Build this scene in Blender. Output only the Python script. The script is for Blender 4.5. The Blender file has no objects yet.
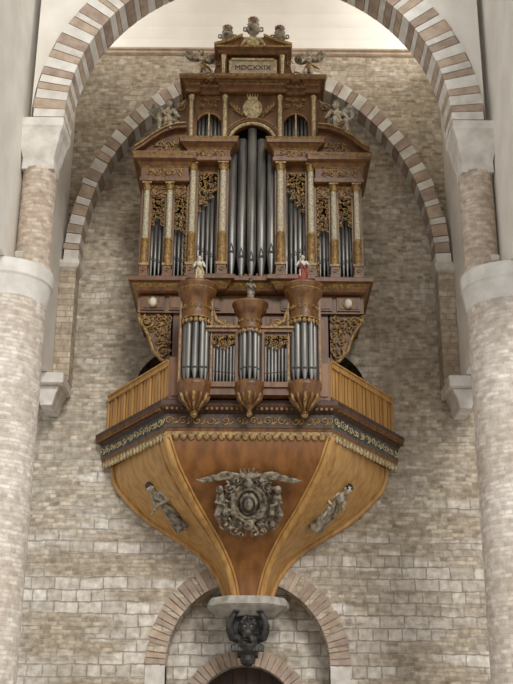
import bpy, math, random
from mathutils import Matrix, Vector
random.seed(7)
ZS = 1.6      # eye height above the nave floor
PI = math.pi
sc = bpy.context.scene
try:
    sc.view_settings.view_transform = 'Standard'
except Exception:
    pass

# ------------------------------------------------------------------ materials
def hx(h):
    h = h.lstrip('#'); o = []
    for i in (0, 2, 4):
        c = int(h[i:i+2], 16)/255
        o.append(c/12.92 if c <= .04045 else ((c+.055)/1.055)**2.4)
    return (o[0], o[1], o[2], 1)
MATS = {}
def base(name):
    m = bpy.data.materials.new(name); m.use_nodes = True
    nt = m.node_tree; b = nt.nodes['Principled BSDF']
    MATS[name] = m
    return m, nt, b
def mottled(name, c1, c2, scale=4, rough=.7, metal=0, stretch=(1, 1, 1), bump=.2, detail=5, fine=None, dist=.02):
    m, nt, b = base(name); N = nt.nodes; L = nt.links
    tc = N.new('ShaderNodeTexCoord'); mp = N.new('ShaderNodeMapping')
    mp.inputs['Scale'].default_value = stretch
    L.new(tc.outputs['Object'], mp.inputs['Vector'])
    n = N.new('ShaderNodeTexNoise'); n.inputs['Scale'].default_value = scale; n.inputs['Detail'].default_value = detail
    L.new(mp.outputs[0], n.inputs['Vector'])
    r = N.new('ShaderNodeValToRGB')
    r.color_ramp.elements[0].position = .35; r.color_ramp.elements[0].color = hx(c1)
    r.color_ramp.elements[1].position = .65; r.color_ramp.elements[1].color = hx(c2)
    L.new(n.outputs['Fac'], r.inputs['Fac']); L.new(r.outputs['Color'], b.inputs['Base Color'])
    b.inputs['Roughness'].default_value = rough; b.inputs['Metallic'].default_value = metal
    if bump:
        bp = N.new('ShaderNodeBump'); bp.inputs['Strength'].default_value = bump; bp.inputs['Distance'].default_value = dist
        n2 = N.new('ShaderNodeTexNoise'); n2.inputs['Scale'].default_value = fine or scale*4
        L.new(mp.outputs[0], n2.inputs['Vector'])
        L.new(n2.outputs['Fac'], bp.inputs['Height']); L.new(bp.outputs[0], b.inputs['Normal'])
    return m
def masonry(name, cyl=None, small=(.30, .085), mid=None, big=None, cs=('#776d5f', '#b3a797', '#9c9386'), cm=('#857b6e', '#b9b1a5', '#8d857a'), cb=('#c4beb4', '#9f988d', '#8a8379'), zsplit=5.2, rough=.9, warp=.09, stain=.62):
    m, nt, b = base(name); N = nt.nodes; L = nt.links
    tc = N.new('ShaderNodeTexCoord'); sp = N.new('ShaderNodeSeparateXYZ'); L.new(tc.outputs['Object'], sp.inputs[0])
    cb_ = N.new('ShaderNodeCombineXYZ')
    if cyl:
        at = N.new('ShaderNodeMath'); at.operation = 'ARCTAN2'
        L.new(sp.outputs['Y'], at.inputs[0]); L.new(sp.outputs['X'], at.inputs[1])
        mu = N.new('ShaderNodeMath'); mu.operation = 'MULTIPLY'; mu.inputs[1].default_value = cyl
        L.new(at.outputs[0], mu.inputs[0]); L.new(mu.outputs[0], cb_.inputs['X'])
    else:
        ad = N.new('ShaderNodeMath'); ad.operation = 'ADD'
        L.new(sp.outputs['X'], ad.inputs[0]); L.new(sp.outputs['Y'], ad.inputs[1]); L.new(ad.outputs[0], cb_.inputs['X'])
    L.new(sp.outputs['Z'], cb_.inputs['Y'])
    vec = cb_.outputs[0]
    for scl, amp in ((1.3, warp), (6, warp*.55)):
        nd = N.new('ShaderNodeTexNoise'); nd.inputs['Scale'].default_value = scl; nd.inputs['Detail'].default_value = 3
        L.new(tc.outputs['Object'], nd.inputs['Vector'])
        vs = N.new('ShaderNodeVectorMath'); vs.operation = 'SCALE'; vs.inputs['Scale'].default_value = amp
        L.new(nd.outputs['Color'], vs.inputs[0])
        va = N.new('ShaderNodeVectorMath'); va.operation = 'ADD'
        L.new(vec, va.inputs[0]); L.new(vs.outputs[0], va.inputs[1]); vec = va.outputs[0]
    def brick(w, h, cols, mort):
        t = N.new('ShaderNodeTexBrick'); t.inputs['Scale'].default_value = 1
        t.inputs['Brick Width'].default_value = w; t.inputs['Row Height'].default_value = h
        t.inputs['Mortar Size'].default_value = mort; t.inputs['Mortar Smooth'].default_value = .3
        t.inputs['Color1'].default_value = hx(cols[0]); t.inputs['Color2'].default_value = hx(cols[1]); t.inputs['Mortar'].default_value = hx(cols[2])
        t.inputs['Bias'].default_value = 0; t.squash = .6; t.squash_frequency = 3; t.offset_frequency = 2
        L.new(vec, t.inputs['Vector']); return t
    def mixc(f, a, bb):
        mx = N.new('ShaderNodeMixRGB'); L.new(f, mx.inputs[0]); L.new(a, mx.inputs[1]); L.new(bb, mx.inputs[2]); return mx.outputs[0]
    t1 = brick(small[0], small[1], cs, .012)
    col = t1.outputs['Color']; fac = t1.outputs['Fac']
    def patch(scale, st, gain, thr):
        n3 = N.new('ShaderNodeTexNoise'); n3.inputs['Scale'].default_value = scale; n3.inputs['Detail'].default_value = 3
        mp3 = N.new('ShaderNodeMapping'); mp3.inputs['Scale'].default_value = st
        L.new(tc.outputs['Object'], mp3.inputs[0]); L.new(mp3.outputs[0], n3.inputs['Vector'])
        a = N.new('ShaderNodeMath'); a.operation = 'MULTIPLY_ADD'; a.inputs[1].default_value = gain
        L.new(n3.outputs['Fac'], a.inputs[0]); a.inputs[2].default_value = -gain*thr
        return a
    if mid:
        t3 = brick(mid[0], mid[1], cm, .016)
        a = patch(.9, (.7, .7, 1.8), 14, .52); a.use_clamp = True
        col = mixc(a.outputs[0], col, t3.outputs['Color']); fac = mixc(a.outputs[0], fac, t3.outputs['Fac'])
    if big:
        t2 = brick(big[0], big[1], cb, .018)
        a = patch(.55, (.6, .6, 3.2), 12, .5)
        s = N.new('ShaderNodeMath'); s.operation = 'SUBTRACT'; s.inputs[0].default_value = zsplit
        L.new(sp.outputs['Z'], s.inputs[1])
        cl = N.new('ShaderNodeMath'); cl.operation = 'MINIMUM'; cl.inputs[1].default_value = .75
        L.new(s.outputs[0], cl.inputs[0])
        ss = N.new('ShaderNodeMath'); ss.operation = 'ADD'; ss.use_clamp = True
        L.new(a.outputs[0], ss.inputs[0]); L.new(cl.outputs[0], ss.inputs[1])
        col = mixc(ss.outputs[0], col, t2.outputs['Color']); fac = mixc(ss.outputs[0], fac, t2.outputs['Fac'])
    n4 = N.new('ShaderNodeTexNoise'); n4.inputs['Scale'].default_value = 6; n4.inputs['Detail'].default_value = 9
    L.new(tc.outputs['Object'], n4.inputs['Vector'])
    r4 = N.new('ShaderNodeValToRGB'); r4.color_ramp.elements[0].position = .32; r4.color_ramp.elements[0].color = (stain, stain*.98, stain*.95, 1)
    r4.color_ramp.elements[1].position = .68; r4.color_ramp.elements[1].color = (1.2, 1.2, 1.2, 1)
    L.new(n4.outputs['Fac'], r4.inputs[0])
    n5 = N.new('ShaderNodeTexNoise'); n5.inputs['Scale'].default_value = .5; n5.inputs['Detail'].default_value = 4
    L.new(tc.outputs['Object'], n5.inputs['Vector'])
    r5 = N.new('ShaderNodeValToRGB'); r5.color_ramp.elements[0].position = .35; r5.color_ramp.elements[0].color = (.86, .81, .75, 1)
    r5.color_ramp.elements[1].position = .65; r5.color_ramp.elements[1].color = (1.08, 1.08, 1.08, 1)
    L.new(n5.outputs['Fac'], r5.inputs[0])
    m1 = N.new('ShaderNodeMixRGB'); m1.blend_type = 'MULTIPLY'; m1.inputs[0].default_value = 1
    L.new(col, m1.inputs[1]); L.new(r4.outputs[0], m1.inputs[2])
    m2 = N.new('ShaderNodeMixRGB'); m2.blend_type = 'MULTIPLY'; m2.inputs[0].default_value = 1
    L.new(m1.outputs[0], m2.inputs[1]); L.new(r5.outputs[0], m2.inputs[2])
    L.new(m2.outputs[0], b.inputs['Base Color'])
    b.inputs['Roughness'].default_value = rough
    bp = N.new('ShaderNodeBump'); bp.invert = True; bp.inputs['Strength'].default_value = .7; bp.inputs['Distance'].default_value = .035
    ah = N.new('ShaderNodeMath'); ah.operation = 'MULTIPLY_ADD'; ah.inputs[1].default_value = -.8
    L.new(n4.outputs['Fac'], ah.inputs[0]); L.new(fac, ah.inputs[2])
    L.new(ah.outputs[0], bp.inputs['Height']); L.new(bp.outputs[0], b.inputs['Normal'])
    return m

masonry('wall_masonry', small=(.27, .1), mid=(.4, .17), big=(.58, .29), cs=('#938775', '#c9beac', '#b3a997'), cm=('#9a9080', '#cac2b4', '#aaa192'), cb=('#dcd7ce', '#b7b0a5', '#a49c90'), warp=.11, stain=.68)
masonry('column_brick', cyl=.85, small=(.26, .085), cs=('#bdb1a4', '#dfd7cd', '#cfc7bc'), warp=.05, stain=.82)
masonry('colonnette_brick', cyl=.36, small=(.22, .085), cs=('#a89684', '#cbbcab', '#b9ad9f'), warp=.04, stain=.78)
masonry('pilaster_stone', small=(.4, .16), cs=('#a39480', '#c2b4a0', '#9e9486'), warp=.04, stain=.75)
mottled('plaster_cream', '#d9d2c5', '#e6e0d5', 1.2, .9, bump=.15)
mottled('plaster_vault', '#e6e1d8', '#f0ebe2', .8, .9, bump=.1)
mottled('stone_white', '#bfb8ac', '#dbd5cb', 3, .85, bump=.4)
mottled('stone_white2', '#cdc7bc', '#e0dbd2', 3, .85, bump=.4)
mottled('stone_tan', '#a28d79', '#bca892', 4, .85, bump=.4)
mottled('stone_tan2', '#937f6d', '#ad9a88', 4, .85, bump=.4)
mottled('stone_brickred', '#94806f', '#b09d8d', 4, .85)
mottled('stone_block', '#b7b1a6', '#d0cabf', 4, .85, bump=.4)
mottled('stone_grey', '#8f897e', '#b0aaa0', 5, .8)
mottled('wood', '#543619', '#7a5128', 3, .45, stretch=(3, 3, .6), bump=.08)
mottled('wood_red', '#4f3016', '#6f4522', 2.2, .45, stretch=(3, 3, .5), bump=.06)
mottled('wood_panel', '#6c431d', '#8b5b2c', 1.6, .42, stretch=(3, 3, .4), bump=.06)
mottled('wood_dark', '#301e0f', '#472d19', 3, .55, stretch=(3, 3, .6), bump=.1)
mottled('wood_honey', '#a0743c', '#bc9154', 2.5, .42, stretch=(3, 3, .5), bump=.06)
mottled('gilt', '#644721', '#a58349', 14, .45, bump=.3)
mottled('gilt_pale', '#857049', '#c9b88c', 14, .5, bump=.3)
mottled('column_cream', '#857c63', '#c6bb9d', 22, .5, bump=.5)
mottled('tin', '#625f5a', '#8f8c86', 1.2, .46, metal=.75, stretch=(6, 6, .6), bump=0)
mottled('tin_dark', '#1a1b1e', '#26272a', 5, .7, bump=0)
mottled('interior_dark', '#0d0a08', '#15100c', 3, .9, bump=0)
mottled('carved_grey', '#393226', '#978a74', 9, .5, bump=.5)
mottled('carved_pale', '#736755', '#c8bda7', 8, .55, bump=.4)
mottled('carved_black', '#191715', '#3d3833', 6, .5, bump=.4)
mottled('painted_blue', '#2e3238', '#54554f', 9, .6, bump=.2)
mottled('painted_red', '#6e291c', '#8c3a29', 9, .6, bump=.1)
mottled('painted_white', '#b9b2a2', '#d3cdc0', 9, .6, bump=.1)
mottled('plaque_stone', '#a08e77', '#b9a88f', 5, .6, bump=.1)
mottled('floor_stone', '#94897a', '#aba090', 1, .8)

# ------------------------------------------------------------------ mesh builder
class MB:
    def __init__(s):
        s.v = []; s.f = []; s.m = []; s.sm = []; s.mats = []; s.M = Matrix()
    def mi(s, m):
        if m not in s.mats: s.mats.append(m)
        return s.mats.index(m)
    def add(s, vs, fs, m, sm=False):
        o = len(s.v); s.v += [s.M @ Vector(p) for p in vs]; i = s.mi(m)
        for f in fs:
            s.f.append([o+k for k in f]); s.m.append(i); s.sm.append(sm)
    def box(s, x0, x1, y0, y1, z0, z1, m):
        vs = [(x, y, z) for x in (x0, x1) for y in (y0, y1) for z in (z0, z1)]
        s.add(vs, [(0, 1, 3, 2), (4, 6, 7, 5), (0, 4, 5, 1), (2, 3, 7, 6), (0, 2, 6, 4), (1, 5, 7, 3)], m)
    def prism_xz(s, poly, y0, y1, m):
        n = len(poly)
        vs = [(x, y0, z) for x, z in poly]+[(x, y1, z) for x, z in poly]
        s.add(vs, [tuple(range(n)), tuple(range(2*n-1, n-1, -1))]+[(i, (i+1) % n, n+(i+1) % n, n+i) for i in range(n)], m)
    def prism_xy(s, poly, z0, z1, m):
        n = len(poly)
        vs = [(x, y, z0) for x, y in poly]+[(x, y, z1) for x, y in poly]
        s.add(vs, [tuple(range(n)), tuple(range(2*n-1, n-1, -1))]+[(i, (i+1) % n, n+(i+1) % n, n+i) for i in range(n)], m)
    def lathe(s, cx, cy, prof, m, seg=20, sm=True, lobes=0, amp=0):
        vs = []; fs = []; k = len(prof)
        for i in range(seg):
            a = 2*PI*i/seg
            q = 1+(amp*math.cos(lobes*a) if lobes else 0)
            for r, z in prof: vs.append((cx+r*q*math.cos(a), cy+r*q*math.sin(a), z))
        for i in range(seg):
            j = (i+1) % seg
            for t in range(k-1): fs.append((i*k+t, j*k+t, j*k+t+1, i*k+t+1))
        s.add(vs, fs, m, sm)
        s.add([vs[i*k] for i in range(seg)], [tuple(range(seg))], m)
        s.add([vs[i*k+k-1] for i in range(seg)], [tuple(range(seg))], m)
    def tube(s, pts, rad, m, seg=6, sm=True, flat=1.0):
        pts = [Vector(p) for p in pts]; n = len(pts)
        if not isinstance(rad, (list, tuple)): rad = [rad]*n
        vs = []; fs = []; ref = None
        for i, p in enumerate(pts):
            t = (pts[min(i+1, n-1)]-pts[max(i-1, 0)])
            if t.length < 1e-9: t = Vector((0, 0, 1))
            t.normalize()
            if ref is None:
                ref = Vector((0, 1, 0)) if abs(t.y) < .9 else Vector((1, 0, 0))
            u = ref-t*ref.dot(t)
            if u.length < 1e-6: u = t.orthogonal()
            u.normalize(); ref = u; w = t.cross(u)
            for k in range(seg):
                a = 2*PI*(k+.5)/seg
                vs.append(p+(u*math.cos(a)*flat+w*math.sin(a))*rad[i])
        for i in range(n-1):
            for k in range(seg):
                j = (k+1) % seg
                fs.append((i*seg+k, i*seg+j, (i+1)*seg+j, (i+1)*seg+k))
        fs.append(tuple(range(seg))); fs.append(tuple(range((n-1)*seg, n*seg)))
        s.add(vs, fs, m, sm)
    def ell(s, c, r, m, R=None, seg=10, rings=6):
        c = Vector(c); vs = []; fs = []
        if not isinstance(r, (list, tuple)): r = (r, r, r)
        R = R or Matrix()
        R = R.to_3x3() if len(R) == 4 else R
        for i in range(rings+1):
            ph = PI*i/rings
            for k in range(seg):
                a = 2*PI*k/seg
                vs.append(c+R @ Vector((r[0]*math.sin(ph)*math.cos(a), r[1]*math.sin(ph)*math.sin(a), r[2]*math.cos(ph))))
        for i in range(rings):
            for k in range(seg):
                j = (k+1) % seg
                fs.append((i*seg+k, i*seg+j, (i+1)*seg+j, (i+1)*seg+k))
        s.add(vs, fs, m, True)
    def cornice(s, plan, prof, mats):
        n = len(plan); offs = []
        nr = []
        for i in range(n-1):
            d = Vector((plan[i+1][0]-plan[i][0], plan[i+1][1]-plan[i][1])).normalized()
            nr.append(Vector((d.y, -d.x)))
        for i in range(n):
            if i == 0: o = nr[0]
            elif i == n-1: o = nr[-1]
            else: o = (nr[i-1]+nr[i])/(1+nr[i-1].dot(nr[i])+1e-6)
            offs.append(o)
        rings = [[(plan[i][0]+offs[i].x*o, plan[i][1]+offs[i].y*o, z) for i in range(n)] for o, z in prof]
        for k in range(len(prof)-1):
            m = mats if isinstance(mats, str) else mats[k]
            for i in range(n-1):
                s.add([rings[k][i], rings[k][i+1], rings[k+1][i+1], rings[k+1][i]], [(0, 1, 2, 3)], m)
        m0 = mats if isinstance(mats, str) else mats[0]; m1 = mats if isinstance(mats, str) else mats[-1]
        s.add(rings[0], [tuple(range(n))], m0); s.add(rings[-1], [tuple(range(n))], m1)
    def wallseg(s, A, B, z0, z1, th, m, off=0):
        A = Vector(A); B = Vector(B); d = (B-A).normalized(); nn = Vector((d.y, -d.x))
        a = A+nn*off; b = B+nn*off; a2 = a-nn*th; b2 = b-nn*th
        s.prism_xy([a, b, b2, a2], z0, z1, m)
    def obj(s, name, parent=None, recalc=True, bevel=0):
        me = bpy.data.meshes.new(name)
        me.from_pydata([tuple(v) for v in s.v], [], s.f)
        for m in s.mats: me.materials.append(MATS[m])
        me.polygons.foreach_set('material_index', s.m)
        me.polygons.foreach_set('use_smooth', s.sm)
        me.update()
        if recalc:
            import bmesh
            bm = bmesh.new(); bm.from_mesh(me); bmesh.ops.recalc_face_normals(bm, faces=bm.faces); bm.to_mesh(me); bm.free()
        o = bpy.data.objects.new(name, me); sc.collection.objects.link(o)
        if parent: o.parent = parent
        if bevel:
            b = o.modifiers.new('bevel', 'BEVEL'); b.width = bevel; b.segments = 2; b.limit_method = 'ANGLE'
        return o

def empty(name):
    o = bpy.data.objects.new(name, None); sc.collection.objects.link(o); return o

def remesh_into(dst, src, voxel, m, smooth=2):
    """fuse the parts of src to one continuous surface and append it to dst"""
    o = src.obj('tmp', recalc=True)
    r = o.modifiers.new('r', 'REMESH'); r.mode = 'VOXEL'; r.voxel_size = voxel
    s = o.modifiers.new('s', 'SMOOTH'); s.factor = .5; s.iterations = smooth
    dg = bpy.context.evaluated_depsgraph_get()
    e = o.evaluated_get(dg); me = bpy.data.meshes.new_from_object(e)
    dst.add([v.co.copy() for v in me.vertices], [tuple(p.vertices) for p in me.polygons], m, True)
    bpy.data.objects.remove(o); bpy.data.meshes.remove(me)

def cut(o, cutters):
    for c in cutters:
        b = o.modifiers.new('b', 'BOOLEAN'); b.operation = 'DIFFERENCE'; b.object = c; b.solver = 'EXACT'
    dg = bpy.context.evaluated_depsgraph_get()
    me = bpy.data.meshes.new_from_object(o.evaluated_get(dg))
    o.modifiers.clear(); o.data = me
    for c in cutters: bpy.data.objects.remove(c)

# ---- carving helpers
def scroll(mb, cx, cz, r, y, m, d=1, a0=0, turns=1.25, depth=.02, n=12):
    pts = []; rad = []
    for i in range(n+1):
        t = i/n; rr = r*(1-.8*t); a = a0+d*t*turns*2*PI
        pts.append((cx+rr*math.cos(a), y-depth*t, cz+rr*math.sin(a))); rad.append(r*(.20-.09*t))
    mb.tube(pts, rad, m, 5)
    mb.ell((cx+r*.1, y-depth, cz), r*.2, m, seg=6, rings=4)
def leaf(mb, x, z, y, ang, l, w, m, th=.03):
    R = Matrix.Rotation(-ang, 3, 'Y')
    mb.ell((x+math.cos(ang)*l/2, y, z+math.sin(ang)*l/2), (l/2, th, w/2), m, R, 8, 5)
def foliage(mb, x0, x1, zlo, zhi, y, step, m, seed=1):
    rnd = random.Random(seed)
    nx = max(1, round((x1-x0)/step)); dx = (x1-x0)/nx
    for i in range(nx):
        x = x0+dx*(i+.5); a = zlo(x) if callable(zlo) else zlo; b = zhi(x) if callable(zhi) else zhi
        nz = max(1, round((b-a)/step))
        for k in range(nz):
            z = a+(b-a)*(k+.5)/nz
            r = step*.52*rnd.uniform(.8, 1.1)
            scroll(mb, x+rnd.uniform(-.1, .1)*step, z+rnd.uniform(-.1, .1)*step, r, y, m, rnd.choice((-1, 1)), rnd.uniform(0, 6.28), depth=.04)
            for q in range(2):
                leaf(mb, x, z, y-.01, rnd.uniform(0, 6.28), step*.75, step*.28, m, step*.16)

# =================================================================== ARCHITECTURE
# ---- west wall
w = MB(); w.box(-9, 9, 3, 4.4, -1.6, 19.1, 'wall_masonry'); wall = w.obj('wall_west')
def archpoly(cx, a, zs, b, zb, n=28):
    p = [(cx-a, zb)]
    p += [(cx-a*math.cos(PI*i/n), zs+b*math.sin(PI*i/n)) for i in range(n+1)]
    p.append((cx+a, zb)); return p
c1 = MB(); c1.prism_xz(archpoly(-.15, 1.95, 1.95, 1.98, -1.59), 2.8, 3.8, 'wall_masonry')
c2 = MB(); c2.prism_xz(archpoly(-.2, 1.25, .75, 1.25, -1.585), 3.5, 5, 'wall_masonry')
c3 = MB(); c3.prism_xz(archpoly(-.15, 2.95, 8.9, 1.45, 7.6), 2.8, 4.1, 'interior_dark')
cut(wall, [c1.obj('c1'), c2.obj('c2'), c3.obj('c3')])
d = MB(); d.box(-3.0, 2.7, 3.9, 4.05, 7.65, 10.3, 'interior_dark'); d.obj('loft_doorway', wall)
d = MB(); d.box(-1.55, 1.15, 4.45, 4.6, -1.6, 2.3, 'wood_dark')
for i in range(8): d.box(-1.5+i*.33, -1.5+i*.33+.3, 4.41, 4.45, -1.6, 2.2, 'wood_dark')
d.obj('door_1')

def arch_ring(mb, cx, cz, ai, bi, ao, bo, y0, y1, n, mats, a0=0, a1=PI, gap=.04, jit=.008, uneven=0):
    cuts = [i/n for i in range(n+1)]
    for i in range(1, n): cuts[i] += random.uniform(-uneven, uneven)/n
    for i in range(n):
        g = (a1-a0)/n*gap
        t0 = a0+(a1-a0)*cuts[i]+g; t1 = a0+(a1-a0)*cuts[i+1]-g
        vs = []
        j = random.uniform(-jit, jit); q = random.uniform(-.02, .03)
        for y in (y0+j, y1):
            for t in (t0, t1):
                vs.append((cx-ai*math.cos(t), y, cz+bi*math.sin(t)))
                vs.append((cx-(ao+q)*math.cos(t), y, cz+(bo+q)*math.sin(t)))
        mm = mats[i % len(mats)]
        if isinstance(mm, tuple): mm = random.choice(mm)
        mb.add(vs, [(0, 1, 3, 2), (4, 6, 7, 5), (0, 4, 5, 1), (2, 3, 7, 6), (0, 2, 6, 4), (1, 5, 7, 3)], mm)
WT = ('stone_white', 'stone_white2', 'stone_white'); TN = ('stone_tan', 'stone_tan2', 'stone_brickred')
a = MB(); arch_ring(a, -.15, 1.95, 1.95, 1.98, 2.42, 2.48, 2.96, 3.4, 47, [TN, TN, 'pilaster_stone'], gap=.08, uneven=.2)
for s in (-1, 1):
    for k in range(8):
        z = -1.6+k*.44
        a.box(-.15+s*1.95-(0 if s > 0 else .47), -.15+s*1.95+(.47 if s > 0 else 0), 2.96, 3.4, z+.01, z+.43, 'stone_block')
a.obj('portal_arch', wall)
a = MB(); arch_ring(a, -.2, .75, 1.25, 1.25, 1.62, 1.62, 3.72, 4.0, 29, [TN], gap=.06); a.obj('doorway_arch', wall)
t = MB(); t.cornice([(-5.1, 2.98), (5.1, 2.98)], [(0, 18.95), (.05, 19.0), (.05, 19.06), (.1, 19.1), (.1, 19.15)], 'stone_tan')
t.obj('trim_1')

# ---- wall arch with pilasters
a = MB(); arch_ring(a, 0, 12.12, 4.72, 5.78, 5.12, 6.2, 2.4, 3.0, 67, [WT, TN], uneven=.22)
a.obj('striped_wall_arch')
for s in (-1, 1):
    p = MB()
    x0, x1 = sorted((s*4.75, s*5.17))
    p.box(x0, x1, 2.4, 2.99, 8.8, 11.9, 'pilaster_stone')
    p.cornice([(x0, 2.99), (x0, 2.4), (x1, 2.4), (x1, 2.99)],
              [(0, 11.88), (.05, 11.93), (.08, 12.02), (.08, 12.12)], 'stone_white')
    p.obj('wall_pilaster', wall)
    c = MB()
    x0, x1 = sorted((s*4.76, s*5.55))
    c.box(x0, x1, 1.75, 2.99, 8.52, 8.8, 'stone_white')
    xa, xb = sorted((s*4.86, s*5.5))
    c.prism_xz([(xa, 8.52), (xb, 8.52), (xb-.1, 8.3), (xb-.17, 8.0), (xa+.17, 8.0), (xa+.1, 8.3)], 1.95, 2.99, 'stone_white')
    c.obj('stone_corbel', wall, bevel=.03)

# ---- nave side walls
for s, nm in ((-1, 'wall_south'), (1, 'wall_north')):
    p = MB(); x0, x1 = sorted((s*5.18, s*5.9)); p.box(x0, x1, -7, -1.6, 9.52, 19.1, 'plaster_cream'); p.box(x0, x1, -1.6, 2.99, 8.82, 19.1, 'plaster_cream'); p.obj(nm)

# ---- front transverse arch
a = MB()
arch_ring(a, 0, 13.12, 4.28, 4.34, 4.98, 5.04, -3, -2.1, 69, [WT, TN], uneven=.24)
n = 48
outer = [(-5.04*math.cos(PI*i/n), 13.12+5.08*math.sin(PI*i/n)) for i in range(n+1)]
for i in range(n):
    (xa, za), (xb, zb) = outer[i], outer[i+1]
    a.add([(xa, -2.9, za), (xb, -2.9, zb), (xb, -2.9, 19.4), (xa, -2.9, 19.4), (xa, -2.2, za), (xb, -2.2, zb), (xb, -2.2, 19.4), (xa, -2.2, 19.4)],
          [(0, 1, 2, 3), (4, 5, 6, 7), (0, 1, 5, 4), (3, 2, 6, 7)], 'plaster_cream')
a.obj('striped_transverse_arch')
# ---- vault of the west bay
v = MB(); n = 24
for i in range(n):
    t0 = PI*i/n; t1 = PI*(i+1)/n
    pts = [(y, z) for r in (3.0, 3.3) for (y, z) in ((r*math.cos(t0), 19.1+r*math.sin(t0)), (r*math.cos(t1), 19.1+r*math.sin(t1)))]
    vs = [(x, y, z) for x in (-6.5, 6.5) for y, z in pts]
    v.add(vs, [(0, 1, 5, 4), (2, 3, 7, 6)], 'plaster_vault', True)
v.obj('ceiling')
f = MB(); f.box(-9, 9, -28, 4.4, -1.75, -1.6, 'floor_stone'); f.obj('floor')

# ---- columns
for s in (-1, 1):
    c = MB()
    c.lathe(0, 0, [(1.0, -1.6), (1.0, -1.2), (.86, -1.1), (.86, 8.8)], 'column_brick', 48)
    o = c.obj('round_nave_column'); o.location = (s*5.3, -2.55, 0)
    k = MB(); k.lathe(0, 0, [(.86, 8.75), (.88, 8.85), (.93, 9.15), (.96, 9.2), (.96, 9.5)], 'stone_white2', 48, sm=False)
    k.obj('abacus', parent=o)
    c = MB()
    c.lathe(0, 0, [(.44, 9.5), (.44, 9.6), (.37, 9.68), (.37, 11.95)], 'colonnette_brick', 32)
    o2 = c.obj('upper_colonnette', parent=o); o2.location = (-s*.5, 0, 0)
    k = MB()
    prof = [(.36, .30, 11.9), (.34, .34, 12.15), (.40, .40, 12.4), (.46, .44, 12.75), (.50, .46, 12.85), (.52, .48, 12.9), (.52, .48, 13.1)]
    for i in range(len(prof)-1):
        (a0, b0, z0), (a1, b1, z1) = prof[i], prof[i+1]
        vs = [(-a0, -b0, z0), (a0, -b0, z0), (a0, b0, z0), (-a0, b0, z0), (-a1, -b1, z1), (a1, -b1, z1), (a1, b1, z1), (-a1, b1, z1)]
        k.add(vs, [(0, 1, 5, 4), (1, 2, 6, 5), (2, 3, 7, 6), (3, 0, 4, 7)]+([(4, 5, 6, 7)] if i == len(prof)-2 else [])+([(0, 1, 2, 3)] if i == 0 else []), 'stone_white')
    k.obj('capital', parent=o2, bevel=.02)
    l = MB(); l.box(-.1, .1, -.05, .05, 9.5, 9.54, 'stone_grey'); l.tube([(-.09, 0, 9.52), (-.09, 0, 9.66)], .012, 'stone_grey'); l.tube([(.09, 0, 9.52), (.09, 0, 9.66)], .012, 'stone_grey')
    l.M = Matrix.Translation((0, 0, 9.66)) @ Matrix.Rotation(.6, 4, 'X'); l.box(-.08, .08, -.06, .06, -.05, .06, 'painted_white')
    for i in range(5): l.box(-.075+i*.035, -.065+i*.035, .06, .085, -.04, .05, 'stone_grey')
    o = l.obj('small_floodlight'); o.location = (s*4.93, -3.25, .005)

# =================================================================== ORGAN
organ = empty('pipe_organ')

# ---- bracket (funnel shaped corbel)
rows = [(6.75, 1.92, .08, 3.42), (6.38, 1.80, .16, 3.38), (6.01, 1.65, .35, 3.18), (5.33, 1.26, .9, 2.46), (4.63, .79, 1.5, 1.34), (4.0, .48, 1.95, .76), (3.39, .33, 2.1, .52)]
def cr(p0, p1, p2, p3, t):
    return tuple(.5*((2*b)+(-a+c)*t+(2*a-5*b+4*c-d)*t*t+(-a+3*b-3*c+d)*t**3) for a, b, c, d in zip(p0, p1, p2, p3))
R = []
for i in range(len(rows)-1):
    p0 = rows[max(i-1, 0)]; p3 = rows[min(i+2, len(rows)-1)]
    for k in range(6): R.append(cr(p0, rows[i], rows[i+1], p3, k/6))
R.append(rows[-1])
br = MB()
for i in range(len(R)-1):
    (za, fa, ya, ba), (zb, fb, yb, bb) = R[i], R[i+1]
    br.add([(-fa, ya, za), (fa, ya, za), (fb, yb, zb), (-fb, yb, zb)], [(0, 1, 2, 3)], 'wood_panel', True)
    for s in (-1, 1):
        br.add([(s*fa, ya, za), (s*ba, 2.98, za), (s*bb, 2.98, zb), (s*fb, yb, zb)], [(0, 1, 2, 3)], 'wood_honey', True)
for s in (-1, 1):
    br.tube([(s*(f-.02), y+.03, z) for z, f, y, b in R], .085, 'wood_honey', 8)
    br.tube([(s*(f-.12), y-.02, z) for z, f, y, b in R], .03, 'wood_honey', 6)
    br.tube([(s*(f+(b-f)*.12), y+(2.98-y)*.12-.01, z) for z, f, y, b in R], .025, 'wood_honey', 6)
    br.tube([(s*b, 2.93, z) for z, f, y, b in R], .07, 'wood_honey', 8)
br.obj('bracket_funnel', organ, recalc=False)
cp = MB()
pl = [(-.98, 2.98), (-.9, 2.3), (-.45, 1.82), (.45, 1.82), (.9, 2.3), (.98, 2.98)]
cp.cornice(pl, [(-.35, 3.0), (-.2, 3.1), (-.05, 3.2), (0, 3.24), (0, 3.36), (-.06, 3.42)], 'stone_grey')
cp.obj('corbel_slab', organ, bevel=.01)

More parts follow.
